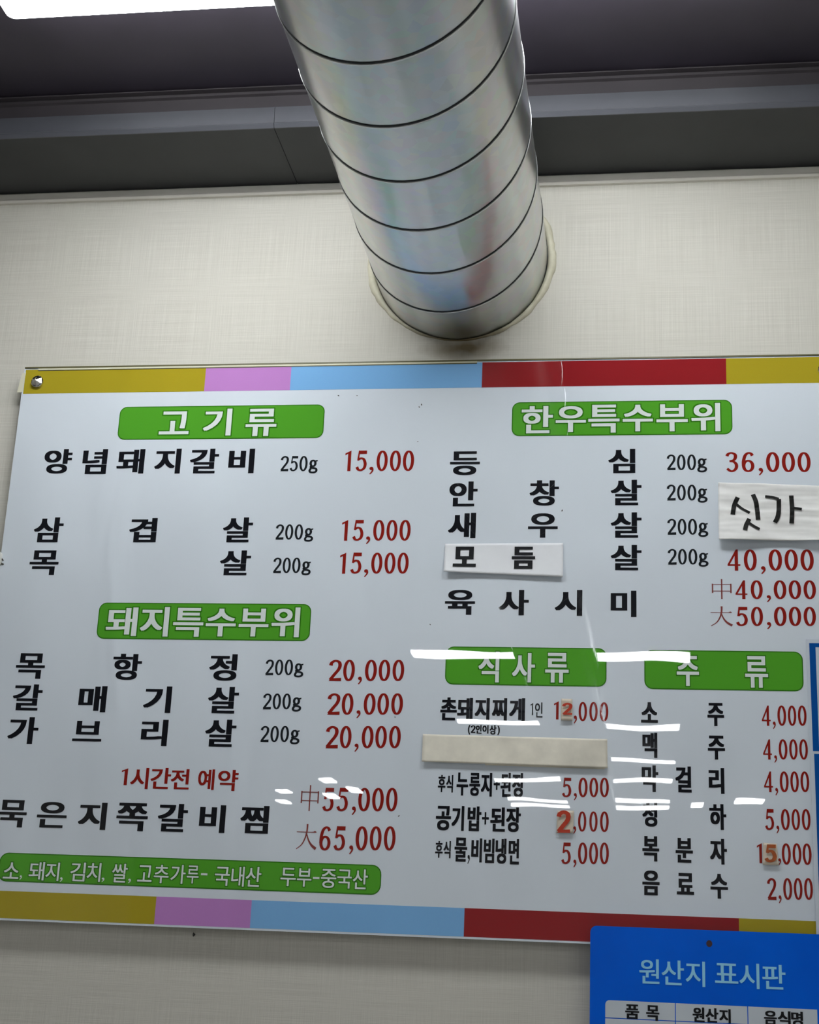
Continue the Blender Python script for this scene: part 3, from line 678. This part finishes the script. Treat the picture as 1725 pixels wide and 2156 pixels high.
def numerals(a, b):
    G = {}
    rx, ry = 0.275 - a, 0.5 - b
    G['0'] = nib(ell(0.275, 0.5, rx, ry), a, b, True, False)
    G['1'] = poly([(0.13, 0), (0.13 + 2 * a, 0), (0.13 + 2 * a, 1), (0.10 + 2 * a, 0.985), (0.0, 0.86), (0.0, 0.765), (0.13, 0.84)])
    G['2'] = join(nib([(0.065, 0.74), (0.10, 0.87), (0.25, 0.962), (0.41, 0.90), (0.455, 0.74), (0.40, 0.55), (0.24, 0.32), (0.06, 0.05)], a, b * 1.1),
                  poly([(0, 0), (0.53, 0), (0.53, 0.16), (0.10, 0.13)]))
    G['3'] = join(nib([(0.05, 0.80), (0.11, 0.91), (0.25, 0.962), (0.40, 0.89), (0.425, 0.74), (0.35, 0.60), (0.16, 0.535)], a, b),
                  nib([(0.16, 0.535), (0.34, 0.51), (0.455, 0.38), (0.45, 0.19), (0.34, 0.055), (0.21, 0.036), (0.05, 0.16)], a, b))
    G['4'] = join(poly([(0.31, 0), (0.31 + 2 * a, 0), (0.31 + 2 * a, 1), (0.37, 1.0), (0.31, 0.9)]),
                  poly([(0, 0.225), (0.56, 0.225), (0.56, 0.30), (0, 0.30)]),
                  poly([(0.0, 0.225), (0.09, 0.28), (0.40, 0.86), (0.40, 1.0), (0.37, 1.0), (0.0, 0.30)]))
    G['5'] = join(poly([(0.13, 0.985), (0.52, 0.985), (0.52, 0.985 - a * 2.2), (0.12, 0.985 - a * 2.2)]),
                  poly([(0.11, 0.985), (0.11 + a, 0.985), (0.06 + a, 0.50), (0.05, 0.50)]),
                  nib([(0.09, 0.53), (0.22, 0.605), (0.37, 0.56), (0.455, 0.34), (0.41, 0.13), (0.27, 0.036), (0.13, 0.06), (0.05, 0.19)], a, b))
    G['6'] = join(nib(ell(0.275, 0.31, rx, 0.31 - b), a, b, True, False),
                  nib([(0.47, 0.83), (0.40, 0.94), (0.28, 0.962), (0.15, 0.84), (0.075, 0.56), (0.07, 0.30)], a, b))
    G[','] = join((ell(0.09, 0.22, 0.085, 0.10), [tuple(range(28))]), nib([(0.13, 0.22), (0.14, 0.08), (0.03, -0.12)], 0.05, 0.05, taper=(1.0, 0.5)))
    G['-'] = poly([(0, 0), (1, 0), (1, 0.2), (0, 0.2)])
    G['+'] = join(poly([(0, 0.4), (1, 0.4), (1, 0.6), (0, 0.6)]), poly([(0.38, 0), (0.62, 0), (0.62, 1), (0.38, 1)]))
    G['g'] = join(nib(ell(0.21, 0.53, 0.14, 0.165), a * 0.95, b, True, False), poly([(0.28, 0.68), (0.34, 0.62), (0.47, 0.64), (0.49, 0.72), (0.40, 0.71)]),
                  nib([(0.14, 0.40), (0.085, 0.32), (0.16, 0.27), (0.30, 0.255), (0.42, 0.20), (0.43, 0.10), (0.35, 0.03), (0.20, 0.012), (0.07, 0.04), (0.035, 0.13), (0.10, 0.24)], a * 0.9, b * 1.1))
    G['中'] = join(nib([(0.5, 1.0), (0.5, 0.0)], 0.035, 0.03, False, False), nib([(0.03, 0.77), (0.03, 0.30)], 0.035, 0.03, False, False), nib([(0.97, 0.77), (0.97, 0.30)], 0.035, 0.03, False, False),
                  nib([(0.03, 0.73), (0.97, 0.73)], 0.03, 0.016, False, False), nib([(0.03, 0.40), (0.97, 0.40)], 0.03, 0.016, False, False))
    G['大'] = join(nib([(0.52, 1.0), (0.51, 0.72), (0.44, 0.45), (0.28, 0.18), (0.02, 0.0)], 0.045, 0.022, taper=(1.0, 0.55)), nib([(0.51, 0.60), (0.62, 0.35), (0.78, 0.16), (1.0, 0.02)], 0.04, 0.05, taper=(0.6, 1.3)),
                  nib([(0.0, 0.68), (0.98, 0.68)], 0.02, 0.014, False, False), poly([(0.82, 0.69), (0.92, 0.735), (1.0, 0.69), (0.98, 0.665)]))
    return G
NUM = {'red': numerals(0.076, 0.045), 'weight': numerals(0.074, 0.046), 'hanja': numerals(0.068, 0.038), 'note': numerals(0.05, 0.04),
       'redhan': numerals(0.07, 0.05), 'thin': numerals(0.05, 0.035), 'meal': numerals(0.10, 0.06), 'brush': numerals(0.095, 0.075)}
INK = {'dish': 'black', 'meal': 'black', 'thin': 'grey', 'small': 'black', 'redhan': 'red', 'red': 'red', 'weight': 'grey', 'hanja': 'hanja'}

def bbox(v):
    xs_, ys_ = [p[0] for p in v], [p[1] for p in v]
    return min(xs_), max(xs_), min(ys_), max(ys_)

def glyph(ch, st):
    if ch in RAW:
        return GLYPH[(ch, st)]
    return NUM.get(st, NUM['red'])[ch]

def lettering(name, st, glyphs, y, mat, parent, outline_of=None):
    """one printed run; every glyph is fitted to its own measured box on the sheet"""
    V, F = [], []
    for ch, x0, x1, z0, z1 in glyphs:
        base = glyph(ch, outline_of or st)
        gv, gf = (base if outline_of is None or ch not in RAW else GLYPH[(ch, st)])
        a0, a1, b0, b1 = bbox(base[0])
        sx, sz = (x1 - x0) / (a1 - a0), (z1 - z0) / (b1 - b0)
        k = len(V)
        V += [(x0 + (p[0] - a0) * sx, y - (2.2e-5 * p[2] if len(p) > 2 else 0.0), z0 + (p[1] - b0) * sz) for p in gv]
        for q in gf:
            q = tuple(i + k for i in q)
            # front side looks towards -Y
            p0, p1, p2 = V[q[0]], V[q[1]], V[q[2]]
            cr = (p1[0] - p0[0]) * (p2[2] - p0[2]) - (p1[2] - p0[2]) * (p2[0] - p0[0])
            F.append(q if cr > 0 else q[::-1])
    return meshobj(name, V, F, mat, parent)

def flat(name, pts, y, mat, parent):
    return meshobj(name, [(x, y, z) for x, z in pts], [tuple(range(len(pts)))], mat, parent)

# ------------------------------------------------------------------ the menu banner
ban = empty('menu_banner', ((BX0 + BX1) / 2, -0.001, BZ0))
tag(ban, 'large glossy white menu board with green headings and coloured bands', 'menu board')
brd = box('board', BX0, BX1, BY, BY + 0.003, BZ0, BZ1, M['white'], ban)
for x in (BX0 + 0.12, BX1 - 0.12, (BX0 + BX1) / 2):
    box('standoff_block', x - 0.02, x + 0.02, BY + 0.003, -0.0005, 2.22, 2.26, M['edge'], ban)
zt1, zt0, zb1, zb0 = MISC['zs'][0], MISC['zs'][1], MISC['zs'][2], MISC['zs'][3]
cols = ['gold', 'pink', 'sky', 'wine', 'gold']
et = [BX0 + 0.0028] + MISC['band_top'] + [BX1 - 0.003]
eb = [BX0 + 0.0038] + MISC['band_bot'] + [BX1 - 0.003]
for i, m in enumerate(cols):
    flat('colour_band', [(et[i], zt0), (et[i + 1], zt0), (et[i + 1], zt1 - 0.0005), (et[i], zt1 - 0.0005)], BY - 0.0002, M[m], ban)
    flat('colour_band', [(eb[i], zb0), (eb[i + 1], zb0), (eb[i + 1], zb1), (eb[i], zb1)], BY - 0.0002, M[m], ban)
box('top_edge_strip', BX0 + 0.001, BX1, BY - 0.0015, BY + 0.001, BZ1 - 0.0008, BZ1 + 0.0016, M['edgedark'], ban)
slab('painted_film_glint', [(BX0 + 0.025, BZ1 - 0.0042), (-0.26, BZ1 - 0.0036), (-0.26, BZ1 - 0.0010), (BX0 + 0.025, BZ1 - 0.0012)], BY - 0.0012, BY - 0.0001, M['glint_tape'], ban)  # pale colour painted in for light reflected along the bevelled film edge
slab('film_shadow_line', [(BX0 + 0.025, BZ1 - 0.0054), (-0.26, BZ1 - 0.0050), (-0.26, BZ1 - 0.0037), (BX0 + 0.025, BZ1 - 0.0043)], BY - 0.0007, BY - 0.0001, M['edgedark'], ban)
slab('corner_tape', [(BX0 - 0.008, BZ1 - 0.044), (BX0 + 0.0015, BZ1 - 0.044), (BX0 + 0.0035, BZ1 - 0.008), (BX0 - 0.003, BZ1 - 0.010)], BY - 0.0010, BY - 0.0003, M['glint_tape'], ban)
# headings
for i, (rc, st, gl) in enumerate(PILLS):
    x0, x1, z0, z1 = rc
    r = 0.0125 if st == 'head' else 0.014
    hp = flat('heading_panel' if st == 'head' else 'origin_note_panel', round_rect(x0, x1, z0, z1, r), BY - 0.0003, M['dgreen'], ban)
    e = 0.0016
    flat('panel_fill', round_rect(x0 + e, x1 - e, z0 + e, z1 - e, r - e), BY - 0.00045, M['green'], hp)
    runs = [[g] for g in gl] if len(gl) < 4 else [gl]
    if st == 'note':
        runs, cur = [], []
        for g in gl:
            if cur and g[1] - cur[-1][2] > 0.0042:
                runs.append(cur); cur = []
            cur.append(g)
        runs.append(cur)
    for run in runs:
        nm = 'syllable' if len(run) == 1 else 'lettering'
        lettering(nm + '_outline', st + 'line', run, BY - 0.0006, M['dgreen'], hp, outline_of=st)
        lettering(nm, st, run, BY - 0.0008, M['pale'], hp)
# dishes, weights, prices
def spaced(gl):
    return any(b[1] - a[2] > 0.55 * (a[2] - a[1]) for a, b in zip(gl[:-1], gl[1:]))
for nm, st, gl in TEXTS:
    if nm == 'dish_name' and spaced(gl):
        word = bpy.data.objects.new(nm, None)
        word.empty_display_size = 0.02
        COL.objects.link(word)
        word.parent = ban
        word.matrix_parent_inverse = Matrix.Translation(-ban.location)
        for g in gl:
            lettering('syllable', st, [g], BY - 0.0003, M[INK[st]], word)
    else:
        lettering(nm, st, gl, BY - 0.0003, M[INK[st]], ban)
# fly specks
V, F = [], []
for x, z in MISC['specks']:
    k = len(V)
    s = random.uniform(0.0012, 0.0022)
    a = random.uniform(0, 3)
    for i in range(7):
        t = 2 * math.pi * i / 7
        V.append((x + s * 0.5 * math.cos(t) * math.cos(a) - s * math.sin(t) * math.sin(a), BY - 0.0004, z + s * 0.5 * math.cos(t) * math.sin(a) + s * math.sin(t) * math.cos(a)))
    F.append(tuple(range(k, k + 7)))
o = meshobj('dirt_specks', V, F, M['dark'], ban)
o['kind'] = 'stuff'

# ------------------------------------------------------------------ studs
def stud(x, z, label):
    root = empty('fixing_stud', (x, BY - 0.0015, z))
    tag(root, label, 'stud', 'chrome studs holding the menu board')
    R0 = 0.0105
    n = 24
    V = [(x + R0 * math.cos(2 * math.pi * i / n), BY - 0.0004, z + R0 * math.sin(2 * math.pi * i / n)) for i in range(n)]
    V += [(x + R0 * math.cos(2 * math.pi * i / n), BY - 0.0045, z + R0 * math.sin(2 * math.pi * i / n)) for i in range(n)]
    V += [(x + 0.9 * R0 * math.cos(2 * math.pi * i / n), BY - 0.0055, z + 0.9 * R0 * math.sin(2 * math.pi * i / n)) for i in range(n)]
    F = [(i, (i + 1) % n, (i + 1) % n + n, i + n) for i in range(n)] + [(i + n, (i + 1) % n + n, (i + 1) % n + 2 * n, i + 2 * n) for i in range(n)]
    F.append(tuple(range(2 * n, 3 * n)))
    meshobj('collar', V, F, M['chrome'], root)
    # faceted pyramid cap
    m = 6
    V = [(x + 0.9 * R0 * math.cos(2 * math.pi * (i + 0.583) / m), BY - 0.0056, z + 0.9 * R0 * math.sin(2 * math.pi * (i + 0.583) / m)) for i in range(m)]
    V.append((x, BY - 0.0115, z))
    F = [(i, (i + 1) % m, m) for i in range(m)] + [tuple(range(m))]
    meshobj('faceted_cap', V, F, M['chrome'], root)
stud(*MISC['stud'][0], 'faceted chrome stud on the gold band at the left end of the menu')
stud(*MISC['stud'][1], 'faceted chrome stud on the gold band at the right end of the menu')

# white plastic cable clip on the left edge
cx_, cz_ = MISC['clip'][0]
cl = empty('cable_clip', (cx_, BY - 0.001, cz_))
tag(cl, 'small white plastic clip on the left edge of the menu', 'clip')
slab('clip_body', round_rect(cx_ - 0.014, cx_ + 0.0085, cz_ - 0.012, cz_ + 0.0125, 0.006), BY - 0.009, BY - 0.0002, M['plastic'], cl)
slab('clip_dark_mark', [(cx_ + 0.0075, cz_ - 0.001), (cx_ + 0.011, cz_ - 0.003), (cx_ + 0.0118, cz_ - 0.0012), (cx_ + 0.0085, cz_ + 0.0022)], BY - 0.0015, BY - 0.0002, M['dark'], cl)  # small dark marks at the clip's right side
slab('clip_dark_mark', [(cx_ + 0.0075, cz_ - 0.0085), (cx_ + 0.0120, cz_ - 0.0095), (cx_ + 0.0130, cz_ - 0.0075), (cx_ + 0.0085, cz_ - 0.0055)], BY - 0.0015, BY - 0.0002, M['dark'], cl)

# ------------------------------------------------------------------ papers stuck on the board
def sheet(name, q, mat, disp, label, cat, nx=40, nz=16, group=None):
    """thin sheet over the quad q (TL, TR, BR, BL); disp(u, v) is its lift off the board"""
    root_y = BY - 0.0012
    xs_ = [p[0] for p in q]; zs_ = [p[1] for p in q]
    root = empty(name, (sum(xs_) / 4, root_y, min(zs_)))
    tag(root, label, cat, group)
    V, F = [], []
    def at(u, v):
        tx = q[0][0] * (1 - u) + q[1][0] * u; tz = q[0][1] * (1 - u) + q[1][1] * u
        bx = q[3][0] * (1 - u) + q[2][0] * u; bz = q[3][1] * (1 - u) + q[2][1] * u
        return tx * (1 - v) + bx * v, tz * (1 - v) + bz * v
    for back in (0, 1):
        for j in range(nz + 1):
            for i in range(nx + 1):
                u, v = i / nx, j / nz
                x, z = at(u, v)
                V.append((x, root_y - max(0.0, disp(u, v)) + (0.00025 if back else 0), z))
    n1 = (nx + 1) * (nz + 1)
    idx = lambda i, j: j * (nx + 1) + i
    for j in range(nz):
        for i in range(nx):
            a = (idx(i, j), idx(i, j + 1), idx(i + 1, j + 1), idx(i + 1, j))
            F.append(a)
            F.append(tuple(k + n1 for k in a[::-1]))
    rim = [idx(i, 0) for i in range(nx + 1)] + [idx(nx, j) for j in range(1, nz + 1)] + [idx(i, nz) for i in range(nx - 1, -1, -1)] + [idx(0, j) for j in range(nz - 1, 0, -1)]
    for a, b in zip(rim, rim[1:] + rim[:1]):
        F.append((a, b, b + n1, a + n1))
    meshobj('sheet', V, F, mat, root, True)
    return root, root_y

def crumple(u, v):
    e = 0.0022 + 0.0085 * v ** 2.2 * (0.75 + 0.35 * math.sin(u * 7.0 + 0.6))
    n = 0.0020 * noise.noise(Vector((u * 2.2, v * 8.0, 1.7))) + 0.0011 * noise.noise(Vector((u * 4, v * 17.0, 4.1)))
    return e + n
q = [PAPER['sik'][0], (PAPER['sik'][1][0] + 0.012, PAPER['sik'][1][1]), (PAPER['sik'][2][0] + 0.012, PAPER['sik'][2][1]), PAPER['sik'][3]]
root, ry = sheet('price_paper', q, M['paper'], crumple, 'crumpled white paper with black handwriting stuck over two beef prices', 'paper', 60, 40)
V, F = [], []
for wd, pts in PAPER['ink']:
    p = spline(pts, False, 8)
    gv, gf = nib(p, wd * 0.62, wd * 0.55, False, False)
    k = len(V)
    for x, z in gv:
        u = (x - q[0][0]) / (q[1][0] - q[0][0]); v_ = (q[0][1] - z) / (q[0][1] - q[3][1])
        V.append((x, ry - max(0.0, crumple(u, v_)) - 0.0006 - 4e-6 * k, z))
    F += [tuple(i + k for i in f_) for f_ in gf]
meshobj('handwriting', V, F, M['marker'], root)

root, ry = sheet('name_strip', PAPER['modum'], M['strip'], lambda u, v: 0.0006 + 0.0075 * v ** 2 * (0.55 + 0.45 * math.sin(2.2 + u * 2.4) ** 2) * (1 - 0.55 * u), 'white paper strip with two black syllables stuck over a beef dish name', 'paper', 40, 14)
V0 = PAPER['modtext']
mq = PAPER['modum']
for g in V0:
    lt = lettering('syllable', 'modum', [g], 0.0, M['blackp'], root)
    for v_ in lt.data.vertices:
        u = (v_.co.x - mq[0][0]) / (mq[1][0] - mq[0][0])
        w_ = min(1, max(0, (mq[0][1] - v_.co.z) / (mq[0][1] - (mq[3][1] * (1 - u) + mq[2][1] * u))))
        v_.co.y += ry - (0.0006 + 0.0075 * w_ ** 2 * (0.55 + 0.45 * math.sin(2.2 + u * 2.4) ** 2) * (1 - 0.55 * u)) - 0.0008

root, ry = sheet('blank_paper_strip', PAPER['blank'], M['kraft'], lambda u, v: 0.0012 + 0.0028 * v + 0.0008 * noise.noise(Vector((u * 5, v * 1.5, 9.0))), 'blank yellowed paper strip covering a line of the meals list', 'paper', 50, 14)
slab('under_layer', [(PAPER['blank'][3][0] + 0.095, PAPER['blank'][3][1] - 0.0028), (PAPER['blank'][2][0] - 0.004, PAPER['blank'][2][1] - 0.0012), (PAPER['blank'][2][0] - 0.004, PAPER['blank'][2][1] + 0.01), (PAPER['blank'][3][0] + 0.095, PAPER['blank'][3][1] + 0.01)], BY - 0.0026, BY - 0.0022, M['kraft'], root)

for key, dk, mk, lb in (('p1', 'd1', 'redmark', 'small cream patch with red two in the stew price'),
                        ('p2', 'd2', 'redmark', 'small cream patch with large red two in the rice price'),
                        ('p3', 'd3', 'ormark', 'small cream patch with brownish orange five in the berry wine price')):
    root, ry = sheet('price_patch', PAPER[key], M['patch'], lambda u, v: 0.0004 + 0.0022 * v * v, lb, 'price patch', 8, 8, 'handwritten price patches')
    lt = lettering('numeral', 'brush', PAPER[dk], ry - 0.0032, M[mk], root)

# ------------------------------------------------------------------ blue bordered notice overlapping the right side of the board
NX0, NX1 = MISC['notice'][0][0] + 0.0005, 0.62
nz1, nz0 = MISC['notice'][0][1], 1.30
nt = empty('bordered_notice', ((NX0 + NX1) / 2, BY - 0.001, nz0))
tag(nt, 'white notice sheet with blue ruled frames at the right edge of the menu', 'notice')
slab('sheet', [(NX0, nz0), (NX1, nz0), (NX1, nz1), (NX0, nz1)], BY - 0.0026, BY - 0.0018, M['nwhite'], nt)
bl = 0.0105
def frame(x0, x1, z0, z1):
    for a, b, c_, d in ((x0, x0 + bl * 0.85, z0, z1), (x1 - bl * 0.85, x1, z0, z1), (x0 + bl * 0.85, x1 - bl * 0.85, z1 - 0.0062, z1), (x0 + bl * 0.85, x1 - bl * 0.85, z0, z0 + 0.0062)):
        flat('blue_rule', [(a, c_), (b, c_), (b, d), (a, d)], BY - 0.0028, M['nblue'], nt)
fx = MISC['notice'][1][0]
frame(fx, NX1 - 0.006, MISC['notice'][2][1], MISC['notice'][1][1])
frame(fx + 0.0015, NX1 - 0.006, nz0 + 0.01, MISC['notice'][3][1])

# ------------------------------------------------------------------ blue origin placard
E = PLACARD['edge']
PYF = -0.034
px0, pz1 = E[0][0], E[1][1] + 0.0004
px1 = 2 * E[3][0] - px0
pl = empty('origin_placard', ((px0 + px1) / 2, PYF, 1.0))
tag(pl, 'bright blue plastic placard with white table overlapping the bottom of the menu', 'placard')
slab('plate', round_rect(px0, px1, 1.0, pz1, 0.009), PYF, PYF + 0.003, M['plac'], pl)
hx, hz = E[3]
flat('screw_hole', ell(hx, hz, 0.0042, 0.0046, 20), PYF - 0.0003, M['hole'], pl)
box('backing_block', -0.01, px1 - 0.05, PYF + 0.0032, -0.0006, 1.05, 1.45, M['edge'], pl)
lettering('title_lettering', 'plac', PLACARD['title'], PYF - 0.0004, M['lblue'], pl)
tx = [E[4][0], E[6][0], E[7][0], 2 * E[3][0] - E[4][0]]
tz1, tz0 = E[5][1] + 0.0006, E[8][1]
rowz = [tz1, tz0, tz0 - 0.05, tz0 - 0.10, tz0 - 0.15, tz0 - 0.20, tz0 - 0.25, tz0 - 0.30]
for j in range(len(rowz) - 1):
    for i in range(3):
        a, b = tx[i] + 0.0006, tx[i + 1] - 0.0006
        zt, zb = rowz[j] - 0.0006, rowz[j + 1] + 0.0006
        if j == 0 and i == 0:
            pts = [(a, zb), (b, zb), (b, zt)] + [(a + 0.006 - 0.006 * math.sin(t * math.pi / 10), zt - 0.006 + 0.006 * math.cos(t * math.pi / 10)) for t in range(6)]
        else:
            pts = [(a, zb), (b, zb), (b, zt), (a, zt)]
        cell = flat('table_cell', pts, PYF - 0.0003, M['cell'], pl)
        if j == 0:
            lettering('column_heading', 'cell', PLACARD['heads'][i], PYF - 0.0006, M['blackp'], cell)

# small black nail in the wall under the board
nx_, nz_ = MISC['hook'][0]
nb = empty('wall_nail', (nx_, -0.0005, nz_))
tag(nb, 'tiny black nail in the wall under the pink band', 'nail')
V = [(nx_ + 0.0012 * math.cos(2 * math.pi * i / 8), y, nz_ + (0.003 if y < -0.004 else 0.0012) * math.sin(2 * math.pi * i / 8)) for y in (-0.0002, -0.006, -0.007) for i in range(8)]
F = [(j * 8 + i, j * 8 + (i + 1) % 8, (j + 1) * 8 + (i + 1) % 8, (j + 1) * 8 + i) for j in range(2) for i in range(8)] + [tuple(range(16, 24))]
meshobj('shank', V, F, M['dark'], nb)
